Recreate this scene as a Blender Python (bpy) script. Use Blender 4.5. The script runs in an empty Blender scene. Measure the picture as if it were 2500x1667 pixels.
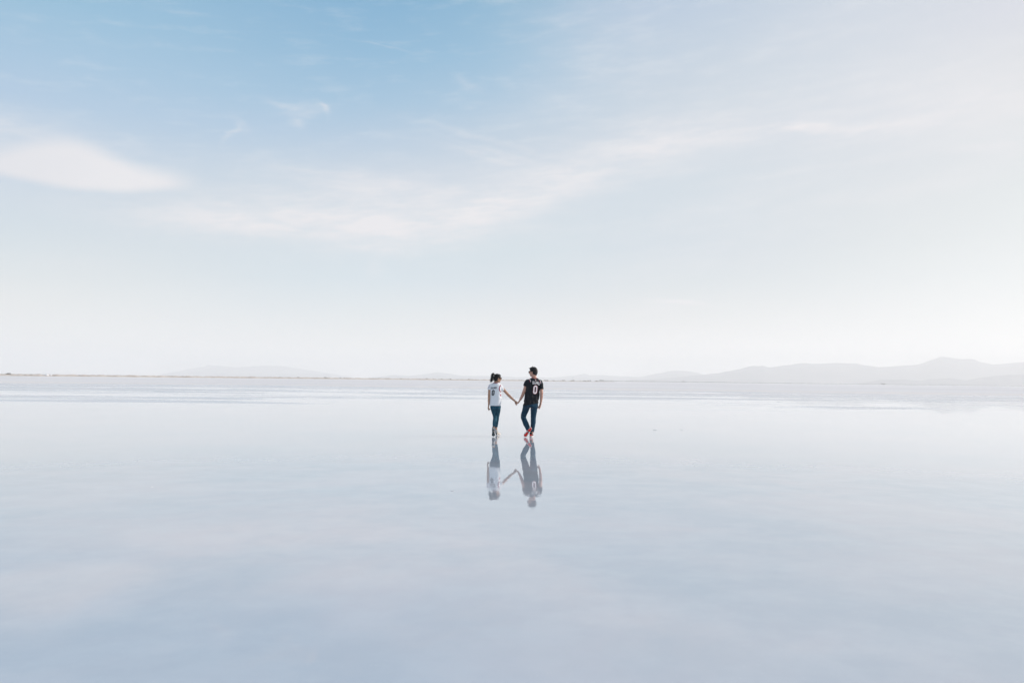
import bpy, bmesh, math, random
from mathutils import Vector, Matrix, Euler, noise
from mathutils.bvhtree import BVHTree
R = math.radians
random.seed(7)
sc = bpy.context.scene
col = sc.collection

# ------------------------------------------------------------------ camera
F = 1944.0                      # focal length in pixels of the 2500 px wide photograph (28 mm)
CAM_H = 1.432
PITCH = math.atan(93.1 / F)
ROLL = R(0.70)
cd = bpy.data.cameras.new('camera'); cam = bpy.data.objects.new('camera', cd); col.objects.link(cam)
cd.sensor_width = 36.0; cd.lens = 28.0; cd.clip_start = 0.1; cd.clip_end = 90000
CM = Matrix.Rotation(R(90) + PITCH, 3, 'X') @ Matrix.Rotation(ROLL, 3, 'Z')
cam.matrix_world = Matrix.Translation((0, 0, CAM_H)) @ CM.to_4x4()
sc.camera = cam

def ray(px, py):
    return (CM @ Vector(((px - 1250) / F, -(py - 833.5) / F, -1))).normalized()
def at(px, py, D):              # the point seen at a photograph pixel, D metres ahead
    d = ray(px, py)
    return Vector((0, 0, CAM_H)) + d * (D / d.y)
def K(cx, cy, dy=0.0):          # figure sheet: 7.84 units per photograph pixel, people stand 20 m away
    return at(1160 + cx / 7.84, 880 + cy / 7.84, 20.0 + dy)

# ------------------------------------------------------------------ world / sky
HAZE, HAZE_TOP = 1.85e-4, 345.0
EXPO = 2 ** 0.28
SUN_AZ, SUN_EL = 82.0, 27.0     # degrees clockwise from the view direction, degrees up
world = bpy.data.worlds.new('World'); sc.world = world; world.use_nodes = True
nt = world.node_tree; nt.nodes.clear()

class S:                        # small wrapper: arithmetic on sockets makes math nodes
    tree = None
    def __init__(s, sock): s.k = sock
    @staticmethod
    def m(op, *a, clamp=False):
        n = S.tree.nodes.new('ShaderNodeMath'); n.operation = op; n.use_clamp = clamp
        for i, v in enumerate(a):
            if isinstance(v, S): S.tree.links.new(v.k, n.inputs[i])
            else: n.inputs[i].default_value = v
        return S(n.outputs[0])
    def __add__(a, b): return S.m('ADD', a, b)
    def __radd__(a, b): return S.m('ADD', b, a)
    def __sub__(a, b): return S.m('SUBTRACT', a, b)
    def __rsub__(a, b): return S.m('SUBTRACT', b, a)
    def __mul__(a, b): return S.m('MULTIPLY', a, b)
    def __rmul__(a, b): return S.m('MULTIPLY', b, a)
    def __truediv__(a, b): return S.m('DIVIDE', a, b)
def mapr(v, a, b, c=0.0, d=1.0, smooth=True):
    n = S.tree.nodes.new('ShaderNodeMapRange'); n.interpolation_type = 'SMOOTHSTEP' if smooth else 'LINEAR'
    S.tree.links.new(v.k, n.inputs[0])
    for i, x in enumerate((a, b, c, d)): n.inputs[i + 1].default_value = x
    return S(n.outputs[0])
def xyz(x, y, z):
    n = S.tree.nodes.new('ShaderNodeCombineXYZ')
    for i, v in enumerate((x, y, z)):
        if isinstance(v, S): S.tree.links.new(v.k, n.inputs[i])
        else: n.inputs[i].default_value = v
    return S(n.outputs[0])
def nz(vec, scale=1.0, detail=4.0, rough=0.5, dist=0.0):
    n = S.tree.nodes.new('ShaderNodeTexNoise'); n.noise_dimensions = '3D'
    if vec is not None: S.tree.links.new(vec.k, n.inputs['Vector'])
    n.inputs['Scale'].default_value = scale; n.inputs['Detail'].default_value = detail
    n.inputs['Roughness'].default_value = rough; n.inputs['Distortion'].default_value = dist
    return S(n.outputs[0])
def mixc(f, a, b):
    n = S.tree.nodes.new('ShaderNodeMix'); n.data_type = 'RGBA'
    for i, v in ((0, f), (6, a), (7, b)):
        if isinstance(v, S): S.tree.links.new(v.k, n.inputs[i])
        elif i == 0: n.inputs[0].default_value = v
        else: n.inputs[i].default_value = (*v, 1)
    return S(n.outputs[2])
def lin(h):
    h = h.lstrip('#'); o = []
    for i in (0, 2, 4):
        c = int(h[i:i + 2], 16) / 255
        o.append(c / 12.92 if c <= 0.04045 else ((c + 0.055) / 1.055) ** 2.4)
    return tuple(o)
S.tree = nt
tc = nt.nodes.new('ShaderNodeTexCoord'); sep = nt.nodes.new('ShaderNodeSeparateXYZ')
nt.links.new(tc.outputs['Generated'], sep.inputs[0])
X, Y, Z = (S(sep.outputs[i]) for i in range(3))
az = S.m('ARCTAN2', X, Y)
el = Z / S.m('MAXIMUM', S.m('SQRT', X * X + Y * Y), 0.02)        # tangent of the elevation

# colours of the real sky, by direction: columns are bearings, rows are heights above the horizon
XS = [0, 312, 625, 937, 1250, 1562, 1875, 2187, 2500]
ROWS = [(-420, '86AFD0 7EA9CC 76A5CC 76A6CC 86AFCF A4BFD9 B8C9DD C8D2E1 D2D9E3'),
        (0,   '9FC2DA 98BFD9 8EB6D3 88B3D3 93B9D3 B9CADE C6D2E0 D3DAE3 DCDEE6'),
        (200, 'B3CAE1 AEC9DF A5C4DC 9CC0DA A8C6DD C4D2DF CFD9E2 DDE1E8 E1E4E6'),
        (320, 'C6D4E2 B9CDE1 B7CCE0 B8CCDF BFCFDE D2DAE3 D6DDE5 DDE1E7 E3E6E9'),
        (450, 'CFD9E4 CAD6E1 CCD7E1 CFD8E2 D3DBE4 D2DCE4 D8DFE5 DEE2E6 E5E9EA'),
        (600, 'D5DFE4 D8DFE4 D3DDE4 D4DEE5 D3DEE4 D6DEE5 DBE1E6 E3E7E8 EAEDEE'),
        (700, 'E3E5E6 DFE3E5 D9E1E6 D8E1E7 DAE1E6 DEE3E6 E2E6E8 E9ECED F0F2F2'),
        (800, 'E8E9E9 E6E8E9 E4E6E8 E5E7E7 E6E7E8 E9E9E9 ECEDED F0F0F0 F4F4F3'),
        (880, 'EAEAEA EAEAEA E9E9E9 E8E9E9 EAEAEA ECECEC EEEEEE F2F2F1 F5F5F3'),
        (960, 'EAEAEA EAEAEA E9E9E9 E8E9E9 EAEAEA ECECEC EEEEEE F2F2F1 F5F5F3')]
ROWS = [(y, [lin(c) for c in r.split()]) for y, r in ROWS]
def skycol(a, v):
    d = CM.transposed() @ Vector((math.sin(a), math.cos(a), v))
    px = 1250 + F * d.x / -d.z; py = 833.5 - F * d.y / -d.z
    px = min(max(px, 0), 2500); py = min(max(py, -420), 959.9)
    i = min(int(px // 312.5), 7); fx = px / 312.5 - i
    j = max(k for k in range(len(ROWS) - 1) if ROWS[k][0] <= py); fy = (py - ROWS[j][0]) / (ROWS[j + 1][0] - ROWS[j][0])
    g = lambda r: [ROWS[r][1][i][c] * (1 - fx) + ROWS[r][1][i + 1][c] * fx for c in range(3)]
    A, B = g(j), g(j + 1)
    out = [A[c] * (1 - fy) + B[c] * fy for c in range(3)]
    T = max(0.42, math.exp(-HAZE * HAZE_TOP / math.sin(max(math.atan(v), .02))))   # the haze box lies in front of the sky
    k = min(1, max(0, (px - 300) / 2200)); k = k * k * (3 - 2 * k)
    air = [l * (1 - k) + r * k for l, r in zip((.755, .765, .785), (.885, .885, .885))]
    return [min(1.5, max(0.05, (o - (1 - T) * h) / T)) / EXPO for o, h in zip(out, air)]
wv = xyz(az * 5.0, el * 9.0, 0.0)
warp = (nz(wv, 1.3, 5, 0.55) - 0.5)
azw = az + warp * 0.05
elw = el + warp * 0.018
VS = [0.0, 0.04, 0.08, 0.12, 0.165, 0.21, 0.255, 0.3, 0.35, 0.41, 0.48, 0.58]
AZN = [-180, -170, -80, -34, -28.5, -22.5, -16.5, -10.5, -5, 0, 5, 10.5, 16.5, 22.5, 28.5, 34, 80, 170, 180]
fac = azw * (1 / (2 * math.pi)) + 0.5
cur = None
for v in VS:
    rp = nt.nodes.new('ShaderNodeValToRGB'); cr = rp.color_ramp; cr.interpolation = 'B_SPLINE'
    nt.links.new(fac.k, rp.inputs[0])
    while len(cr.elements) < len(AZN): cr.elements.new(0.5)
    for e, a in zip(cr.elements, AZN): e.position = a / 360 + 0.5
    for e, a in zip(cr.elements, AZN):
        if abs(a) >= 170: c = [0.5 * (p + q) for p, q in zip(skycol(R(-34), v), skycol(R(34), v))]
        else: c = skycol(R(max(-34, min(34, a))), v)
        e.color = (*c, 1)
    o = S(rp.outputs[0])
    if cur is None: cur = o
    else: cur = mixc(mapr(elw, pv, v, smooth=False), cur, o)
    pv = v
# the high sky and everything out of the picture: Nishita
sk = nt.nodes.new('ShaderNodeTexSky'); sk.sky_type = 'NISHITA'; sk.sun_disc = False
sk.sun_elevation = R(SUN_EL); sk.sun_rotation = R(SUN_AZ); sk.dust_density = 2.5; sk.altitude = 1300
hs = nt.nodes.new('ShaderNodeVectorMath'); hs.operation = 'SCALE'; nt.links.new(sk.outputs[0], hs.inputs[0]); hs.inputs['Scale'].default_value = 0.13
nish = mixc(0.35, S(hs.outputs[0]), (0.75, 0.8, 0.86))
cur = mixc(mapr(el, 0.5, 1.3), cur, nish)

# cirrus: streaks and veils, each given by bearing and height
def ec_(h): return tuple(c / EXPO for c in lin(h))
def toae(px, py):
    d = ray(px, py); return math.atan2(d.x, d.y), d.z / math.hypot(d.x, d.y)
cw = xyz(az * 9.0, el * 26.0, 3.0)
w1 = (nz(cw, 1.0, 6, 0.6) - 0.5); w2 = (nz(xyz(az * 10.0, el * 30.0, 9.0), 1.6, 6, 0.6) - 0.5)
ac = az + w1 * 0.055; ec = el + w2 * 0.022
fine = nz(xyz(az * 14.0 + el * 10.0, el * 60.0 - az * 8.0, 5.0), 1.0, 8, 0.62)
BL = [  # px, py, half length, half height, rotation (degrees, down to the right), strength
    (860, 500, 400, 80, 0, .22), (640, 538, 280, 34, 0, .48), (930, 545, 280, 46, 0, .55), (1560, 350, 400, 60, -13, .28), (2250, 230, 330, 70, -4, .28), (2150, 470, 380, 26, -8, .22), (1900, 120, 300, 60, -20, .14),
    (430, 550, 120, 18, 3, .50), (560, 530, 120, 26, 0, .50), (720, 535, 170, 38, -2, .62), (900, 560, 170, 36, 3, .60), (960, 468, 190, 34, 4, .50), (820, 428, 160, 12, 3, .30), (640, 470, 150, 10, -6, .22),
    (960, 596, 150, 13, -5, .60), (1180, 515, 200, 40, -14, .68), (1100, 470, 120, 22, 6, .35), (1390, 430, 170, 36, -16, .60), (1480, 450, 190, 14, -10, .35), (1600, 368, 150, 30, -14, .62), (1560, 330, 60, 22, -20, .4),
    (1800, 328, 170, 28, -6, .42), (1960, 313, 90, 11, 10, .8), (2120, 316, 110, 9, -6, .55), (2260, 288, 190, 26, -10, .40),
    (2450, 262, 160, 44, -3, .50), (2440, 360, 90, 14, 8, .35), (1480, 120, 200, 120, 30, .18), (1330, 260, 150, 60, -20, .15),
    (700, 256, 34, 5, 12, .20), (752, 262, 34, 9, -4, .22), (780, 264, 15, 6, 38, .48), (740, 274, 40, 8, -12, .22), (722, 296, 14, 16, -25, .24), (568, 318, 7, 26, 28, .30), (585, 300, 10, 16, -35, .22),
    (1668, 742, 52, 6, 3, .75), (1620, 752, 70, 12, -6, .25), (930, 114, 70, 2.5, 8, .13), (1200, 345, 150, 8, 14, .3), (1240, 380, 130, 7, 16, .3), (2100, 395, 300, 10, -5, .2), (2340, 200, 200, 60, 20, .2), (1140, 205, 26, 9, 40, .22),
    (1200, 385, 120, 12, 14, .30), (912, 655, 18, 22, 20, .25), (60, 330, 210, 32, 4, .38), (120, 640, 150, 14, 0, .14),
    (1760, 500, 260, 26, -12, .20), (1700, 620, 320, 40, -10, .15)]
msk = None
for px, py, a, b, rot, st in BL:
    A, E = toae(px, py); c, s_ = math.cos(R(rot)), math.sin(R(rot))
    da = ac - A; de = ec - E
    p = (da * c - de * s_) * (F / a); q = (da * s_ + de * c) * (F / b)
    g = S.m('EXPONENT', (p * p + q * q) * -0.7) * st
    msk = g if msk is None else S.m('MAXIMUM', msk, g) + S.m('MINIMUM', msk, g) * 0.35
cm = S.m('MULTIPLY', msk, mapr(fine, 0.30, 0.70, 0.5, 1.3), clamp=True)
cur = mixc(cm, cur, ec_('EBE9EC'))
# faint overall streaking of the veil
cur = mixc(mapr(fine, 0.48, 0.8, 0.0, 0.22) * mapr(el, 0.05, 0.3, 0.1, 1.0), cur, ec_('E2E7EC'))
# the lens-shaped cloud low on the left: crisp flat base, soft domed top
A0, E0 = toae(180, 418)
p = (az + w1 * 0.014 - A0) * (F / 240)
dz_ = (el + w2 * 0.007 - E0) * F
top = S.m('EXPONENT', (p + 0.04) * (p + 0.04) * -5.5) * 50 + 9
bot = (p * p - 1.0) * 33
lens = mapr(dz_ - top, 30, -20) * mapr(dz_ - bot, -15, 10) * mapr(p, 1.12, 0.70) * mapr(p, -1.15, -0.45)
cur = mixc(lens * 0.9, cur, ec_('E7E6EA'))
p2 = (az - toae(320, 418)[0]) * (F / 120)
cur = mixc(lens * S.m('EXPONENT', p2 * p2 * -1.0) * 0.55, cur, ec_('F0EEF0'))
bg = nt.nodes.new('ShaderNodeBackground'); bg.inputs[1].default_value = 1.0
nt.links.new(cur.k, bg.inputs[0])
wo = nt.nodes.new('ShaderNodeOutputWorld'); nt.links.new(bg.outputs[0], wo.inputs[0])
world.cycles.sampling_method = 'MANUAL'; world.cycles.sample_map_resolution = 512

# ------------------------------------------------------------------ sun and exposure
sd = bpy.data.lights.new('sun', 'SUN'); sd.energy = 3.0; sd.angle = R(0.5); sd.color = (1.0, 0.90, 0.79)
sun = bpy.data.objects.new('sun', sd); col.objects.link(sun)
sv = Vector((math.sin(R(SUN_AZ)) * math.cos(R(SUN_EL)), math.cos(R(SUN_AZ)) * math.cos(R(SUN_EL)), math.sin(R(SUN_EL))))
sun.rotation_euler = sv.to_track_quat('Z', 'Y').to_euler()
sc.view_settings.view_transform = 'Standard'; sc.view_settings.look = 'None'
sc.view_settings.exposure = 0.265; sc.view_settings.gamma = 1.0; sc.view_settings.use_curve_mapping = False
sc.render.engine = 'CYCLES'
sc.cycles.use_denoising = True
sc.cycles.max_bounces = 10; sc.cycles.volume_bounces = 8

# ------------------------------------------------------------------ helpers
def mat(name, build):
    m = bpy.data.materials.new(name); m.use_nodes = True
    S.tree = m.node_tree
    b = next(n for n in m.node_tree.nodes if n.type == 'BSDF_PRINCIPLED')
    build(m.node_tree, b)
    return m
def setc(t, b, v, sock='Base Color'):
    if isinstance(v, S): t.links.new(v.k, b.inputs[sock])
    elif isinstance(v, (tuple, list)): b.inputs[sock].default_value = (*v, 1)
    else: b.inputs[sock].default_value = v
def objc():
    n = S.tree.nodes.new('ShaderNodeTexCoord'); return S(n.outputs['Object'])
def bump(t, b, h, dist, strength=1.0):
    n = t.nodes.new('ShaderNodeBump'); n.inputs['Strength'].default_value = strength
    n.inputs['Distance'].default_value = dist
    t.links.new(h.k, n.inputs['Height']); t.links.new(n.outputs[0], b.inputs['Normal'])
def plain(name, c1, c2, scale, rough=0.7, spec=0.3, bd=0.0, lo=.35, hi=.65, sheen=0.0):
    def f(t, b):
        n = nz(objc(), scale, 5, 0.6)
        setc(t, b, mixc(mapr(n, lo, hi), c1, c2)); setc(t, b, rough, 'Roughness'); setc(t, b, spec, 'Specular IOR Level')
        if sheen: b.inputs['Sheen Weight'].default_value = sheen
        if bd: bump(t, b, nz(objc(), scale * 3, 4, .6), bd)
    return mat(name, f)
def link(name, verts, faces, m, parent=None, smooth=True):
    me = bpy.data.meshes.new(name); me.from_pydata([tuple(v) for v in verts], [], faces); me.update()
    if smooth: me.polygons.foreach_set('use_smooth', [True] * len(me.polygons))
    me.materials.append(m)
    o = bpy.data.objects.new(name, me); col.objects.link(o)
    if parent: o.parent = parent
    return o
def tag(o, label=None, cat=None, group=None, kind=None):
    if label: o['label'] = label
    if cat: o['category'] = cat
    if group: o['group'] = group
    if kind: o['kind'] = kind
    return o
class MB:
    def __init__(s): s.v = []; s.f = []
    def rings(s, rings, cap=True):      # rings: lists of equal length
        b = len(s.v); n = len(rings[0])
        for r in rings: s.v += [Vector(p) for p in r]
        for i in range(len(rings) - 1):
            for j in range(n):
                s.f.append((b + i * n + j, b + i * n + (j + 1) % n, b + (i + 1) * n + (j + 1) % n, b + (i + 1) * n + j))
        if cap:
            s.f.append(tuple(b + j for j in range(n))[::-1]); e = b + (len(rings) - 1) * n
            s.f.append(tuple(e + j for j in range(n)))
    def loft(s, secs, n=20, power=2.0):  # secs: (centre, half axis a, half axis b)
        rs = []
        for c, a, b in secs:
            r = []
            for j in range(n):
                t = 2 * math.pi * j / n; ct, st = math.cos(t), math.sin(t)
                ct = math.copysign(abs(ct) ** (2 / power), ct); st = math.copysign(abs(st) ** (2 / power), st)
                r.append(c + a * ct + b * st)
            rs.append(r)
        s.rings(rs)
    def tube(s, pts, rad, n=12, flat=1.0, side=None, round_ends=True):
        pts = [Vector(p) for p in pts]; P = []; Rr = []
        if round_ends:
            d0 = (pts[0] - pts[1]).normalized(); d1 = (pts[-1] - pts[-2]).normalized()
            P += [pts[0] + d0 * rad[0] * .95, pts[0] + d0 * rad[0] * .7]; Rr += [rad[0] * .25, rad[0] * .7]
        P += pts; Rr += list(rad)
        if round_ends: P += [pts[-1] + d1 * rad[-1] * .7, pts[-1] + d1 * rad[-1] * .95]; Rr += [rad[-1] * .7, rad[-1] * .25]
        secs = []; a = side.copy() if side else None
        for i, p in enumerate(P):
            t = (P[min(i + 1, len(P) - 1)] - P[max(i - 1, 0)]).normalized()
            if a is None:
                a = t.orthogonal()
            a = (a - t * a.dot(t)).normalized(); b = t.cross(a)
            secs.append((p, a * Rr[i], b * Rr[i] * flat))
        s.loft(secs, n)
    def ell(s, c, a, b, d, n=20, m=12):  # ellipsoid with half axes a, b, d
        rs = []
        for i in range(1, m):
            t = math.pi * i / m
            rs.append([c + d * math.cos(t) + (a * math.cos(u) + b * math.sin(u)) * math.sin(t) for u in (2 * math.pi * j / n for j in range(n))])
        s.rings(rs)
    def build(s, name, m, parent=None, smooth=True): return link(name, s.v, s.f, m, parent, smooth)
def catmull(pts, k=6):
    pts = [Vector(p) for p in pts]; out = []
    for i in range(len(pts) - 1):
        a, b, c, d = pts[max(i - 1, 0)], pts[i], pts[i + 1], pts[min(i + 2, len(pts) - 1)]
        for j in range(k):
            t = j / k
            out.append(0.5 * ((2 * b) + (c - a) * t + (2 * a - 5 * b + 4 * c - d) * t * t + (3 * b - a - 3 * c + d) * t ** 3))
    out.append(pts[-1]); return out
def remesh(mb, name, m, voxel=0.005, smooth_it=3, disp=None, parent=None):
    me = bpy.data.meshes.new(name + '_raw'); me.from_pydata([tuple(v) for v in mb.v], [], mb.f); me.update()
    bm = bmesh.new(); bm.from_mesh(me); bmesh.ops.recalc_face_normals(bm, faces=bm.faces[:]); bm.to_mesh(me); bm.free()
    o = bpy.data.objects.new(name, me); col.objects.link(o)
    md = o.modifiers.new('r', 'REMESH'); md.mode = 'VOXEL'; md.voxel_size = voxel; md.use_smooth_shade = True
    sm = o.modifiers.new('s', 'SMOOTH'); sm.factor = 0.5; sm.iterations = smooth_it
    dg = bpy.context.evaluated_depsgraph_get()
    me2 = bpy.data.meshes.new_from_object(o.evaluated_get(dg)); me2.name = name
    o.modifiers.clear(); o.data = me2; bpy.data.meshes.remove(me)
    if disp:
        ns = [v.normal.copy() for v in me2.vertices]
        for v, n in zip(me2.vertices, ns): v.co = v.co + n * disp(v.co, n)
        me2.update()
    me2.polygons.foreach_set('use_smooth', [True] * len(me2.polygons))
    me2.materials.clear(); me2.materials.append(m)
    if parent: o.parent = parent
    return o

# ------------------------------------------------------------------ ground and water
SALT_Y0, SALT_Y1, SALT_X = -3000, 26000, 26000
def f_salt(t, b):
    oc = objc(); n = nz(oc, 0.006, 6, 0.6); n2 = nz(oc, 0.09, 5, 0.6)
    c = mixc(mapr(n, .35, .65), (0.72, 0.70, 0.70), (0.77, 0.755, 0.75))
    c = mixc(mapr(n2, .55, .75) * 0.5, c, (0.78, 0.78, 0.79))
    setc(t, b, c); setc(t, b, 0.75, 'Roughness'); setc(t, b, 0.12, 'Specular IOR Level')
m_salt = mat('dry salt crust', f_salt)
def sheet(name, x0, x1, y0, y1, z, m):
    return link(name, [(x0, y0, z), (x1, y0, z), (x1, y1, z), (x0, y1, z)], [(0, 1, 2, 3)], m, smooth=False)
salt = sheet('salt_flat', -SALT_X, SALT_X, SALT_Y0, SALT_Y1, -0.03, m_salt)
tag(salt, 'dry pale grey salt flat reaching to the horizon beyond the shallow water', kind='structure')
FEET = [(K(350, 1462).x, 20.0), (K(420, 1436, .5).x, 20.5), (K(946, 1452).x, 20.0), (K(1062, 1455).x, 20.05)]
def f_water(t, b):
    oc = objc()
    sp = t.nodes.new('ShaderNodeSeparateXYZ'); t.links.new(oc.k, sp.inputs[0]); x, y = S(sp.outputs[0]), S(sp.outputs[1])
    # salt bed seen through the thin water
    n1 = nz(oc, 0.35, 5, 0.55, 0.4); n2 = nz(oc, 1.7, 6, 0.6); n3 = nz(oc, 60.0, 3, 0.7)
    bed = mixc(mapr(n1, .35, .68), (0.412, 0.478, 0.548), (0.512, 0.524, 0.574))
    bed = mixc(mapr(n2, .35, .7) * 0.35, bed, (0.56, 0.605, 0.655))
    bed = mixc(mapr(n3, .62, .75) * 0.35, bed, (0.74, 0.76, 0.8))
    # where the film of water thins out the crust stands damp: irregular banks, more of them far away
    pn = nz(xyz(x * 0.033, y * 0.12, 0.0), 1.0, 7, 0.64, 0.9)
    pf = nz(xyz(x * 0.012, y * 0.022, 4.0), 1.0, 4, 0.5, 0.3)
    thr = pn * 0.7 + pf * 0.3 + mapr(y, 36, 120, 0.0, 0.13, smooth=False)
    dry = mapr(thr, 0.53, 0.64) * mapr(y, 34, 50) * 0.75
    dry = S.m('MAXIMUM', dry, mapr(y + (pf - .5) * 110 + (pn - .5) * 60, 92, 125))
    dampc = mixc(mapr(nz(oc, 0.4, 5, .6), .35, .65), (0.735, 0.700, 0.680), (0.80, 0.765, 0.745))
    setc(t, b, mixc(dry, bed, dampc))
    setc(t, b, 0.018 + dry * 0.6, 'Roughness')
    b.inputs['IOR'].default_value = 1.85
    setc(t, b, 0.5 - dry * 0.46, 'Specular IOR Level')
    w = nz(xyz(x * 0.9, y * 1.1, 0.0), 1.0, 2, 0.5); w2_ = nz(xyz(x * 4.0, y * 5.0, 2.0), 1.0, 3, 0.6)
    patch = mapr(nz(xyz(x * .5, y * .35, 7.0), 1.0, 3, .5), .42, .62)
    h = w * 0.00075 + w2_ * patch * 0.00050 + nz(oc, 45.0, 2, .5) * patch * 0.00003
    for fx, fy in FEET:
        r_ = S.m('SQRT', (x - fx) * (x - fx) + (y - fy) * (y - fy))
        h = h + S.m('SINE', r_ * 34.0) * S.m('EXPONENT', r_ * -2.2) * 0.0011
    bump(t, b, h, 1.0)
m_water = mat('thin water over salt', f_water)
water = link('water', [(-170, -60, 0), (170, -60, 0), (170, 150, 0), (-170, 150, 0)], [(0, 1, 2, 3)], m_water, smooth=False)
tag(water, 'mirror still shallow water lying over pale salt', kind='structure')

# ------------------------------------------------------------------ mountains
m_rock = plain('mountain rock', (0.05, 0.08, 0.13), (0.10, 0.125, 0.17), 0.004, 0.95, 0.1)
def mountains(name, label, sil, D, depth, seed, rough=0.06):
    pts = [(px, at(px, py, D)) for px, py in sil]
    n = 260; cols = []
    x0, x1 = sil[0][0], sil[-1][0]
    v = []; fcs = []; nv = 13
    for i in range(n + 1):
        px = x0 + (x1 - x0) * i / n
        k = max(j for j in range(len(sil) - 1) if sil[j][0] <= px + 1e-6); f_ = (px - sil[k][0]) / (sil[k + 1][0] - sil[k][0])
        f_ = f_ * f_ * (3 - 2 * f_) * .5 + f_ * .5
        base = at(px, sil[k][1] * (1 - f_) + sil[k + 1][1] * f_, D)
        e = noise.fractal(Vector((px * .045, seed, 0)), 1.0, 2.0, 5) * rough * 0.35
        h = max(base.z * (1 + e), 1.0)
        for j in range(nv):
            t = (j / (nv - 1) - 0.5) * 2                 # -1 near foot, 0 ridge, +1 far foot
            w = max(0.0, 1 - abs(t)) ** 1.25
            p = Vector((base.x / D, 1, 0)) * (D + t * depth)
            rg = noise.fractal(Vector((p.x * .0016, p.y * .0016, seed)), 1.0, 2.1, 6)
            z = h * w * (1 + (0.30 * rg * (abs(t) > .01))) if abs(t) < .999 else -20
            if 0.01 < abs(t) and t > 0: z = min(z, h * .95)
            # nearer slopes must not rise over the skyline
            if t < 0: z = min(z, CAM_H + (h - CAM_H) * (D + t * depth) / D * .97)
            v.append((p.x, p.y, z))
    for i in range(n):
        for j in range(nv - 1):
            a = i * nv + j; fcs.append((a, a + 1, a + nv + 1, a + nv))
    o = link(name, v, fcs, m_rock)
    return tag(o, label, kind='structure')
mountains('mountain_range', 'long pale blue mountain range behind the right shore',
    [(1540, 927), (1600, 925), (1660, 919), (1710, 915), (1750, 911), (1800, 902), (1835, 893), (1862, 893), (1878, 897), (1930, 890), (1960, 886.5), (1985, 888),
     (2040, 886), (2090, 887), (2120, 893), (2145, 896), (2200, 893), (2240, 890), (2270, 880), (2297, 871), (2320, 873), (2345, 877),
     (2375, 876.5), (2400, 885), (2425, 890), (2460, 887), (2500, 883), (2560, 876), (2640, 890), (2740, 905), (2860, 930)], 9000, 1500, 3.1)
mountains('foothills', 'low foothills at the foot of the right range',
    [(2088, 936.4), (2125, 931), (2150, 927), (2210, 926), (2245, 930), (2270, 925), (2320, 923), (2360, 928), (2400, 921), (2430, 917), (2500, 913), (2570, 916), (2660, 925), (2760, 944)], 6600, 500, 8.4)
mountains('distant_hills', 'faint far hills behind the centre of the shore',
    [(900, 921), (930, 919), (960, 915), (1000, 917), (1040, 913), (1070, 908.5), (1090, 911), (1130, 917), (1200, 917.5), (1260, 920), (1350, 921), (1400, 917), (1420, 913.5), (1427, 912), (1440, 916),
     (1470, 915), (1490, 917), (1560, 920), (1610, 911), (1640, 905), (1670, 905), (1700, 909), (1720, 915), (1760, 921), (1800, 931)], 11500, 1800, 5.7)
mountains('distant_mountain', 'very faint lone far mountain on the left',
    [(385, 915), (430, 907), (470, 899), (497, 895), (510, 890.5), (522, 893), (545, 893), (575, 897), (600, 895), (640, 893), (680, 893), (720, 898), (760, 904), (800, 910), (830, 916), (880, 922)], 13300, 1800, 1.3)

# ------------------------------------------------------------------ shore embankment with scrub
def shore_pt(px, D): return at(px, 926, D)
def D_of(px): return 500 + max(0.0, px / 1500) ** 1.3 * 560
m_earth = plain('shore earth', (0.46, 0.39, 0.34), (0.62, 0.55, 0.49), 0.12, 0.95, 0.1)
def berm(name, label, x0, x1, Df, hf, m, width=9.0, step=4):
    v = []; f = []; k = 0
    px = x0
    while px <= x1:
        D = Df(px); d = ray(px, 926); p = Vector((d.x / d.y * D, D, 0))
        h = hf(px) * (1 + 0.35 * noise.fractal(Vector((px * .09, D * .01, 2)), 1, 2, 5))
        for o_, hh in ((-width, -0.1), (-width * .35, .8), (0, 1), (width * .5, .85), (width * 1.4, -0.1)):
            q = p * ((D + o_) / D); v.append((q.x, q.y, h * hh - (0.1 if hh < 0 else 0)))
        k += 1; px += step
    for i in range(k - 1):
        for j in range(4):
            a = i * 5 + j; f.append((a, a + 1, a + 6, a + 5))
    o = link(name, v, f, m); return tag(o, label, kind='structure')
berm('shore_embankment', 'low tan earth embankment along the left shore', -500, 1500, D_of,
     lambda px: 1.15 if px < 1250 else 1.15 * max(0.25, 1 - (px - 1250) / 350), m_earth)
m_farearth = plain('far shore earth', (0.17, 0.155, 0.145), (0.25, 0.23, 0.21), 0.02, 0.95, 0.1)
berm('far_shore', 'thin dark line of the far shore on the right', 1455, 2760, lambda px: 2600 + (px - 1455) * .6, lambda px: 1.7 - (px - 1455) * .0005, m_farearth, width=14, step=6)
m_scrub = plain('dry scrub', (0.10, 0.085, 0.06), (0.30, 0.25, 0.19), 0.8, 0.9, 0.1)
m_bush = plain('dark bush leaves', (0.05, 0.055, 0.035), (0.11, 0.10, 0.075), 1.5, 0.85, 0.2)
def clump(mb, c, w, h, n, leaf):
    for _ in range(n):
        a = random.uniform(0, 2 * math.pi); r = math.sqrt(random.random()); zz = random.random()
        k = math.sqrt(max(0.05, 1 - zz * zz * .8))
        p = c + Vector((math.cos(a) * r * w * .5 * k, math.sin(a) * r * w * .5 * k, h * zz))
        u = Vector((random.gauss(0, 1), random.gauss(0, 1), random.gauss(0, 1))).normalized() * leaf
        w_ = u.orthogonal().normalized() * leaf * .6
        b = len(mb.v); mb.v += [p - u, p + w_, p + u, p - w_]; mb.f.append((b, b + 1, b + 2, b + 3))
mb = MB()
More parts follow.
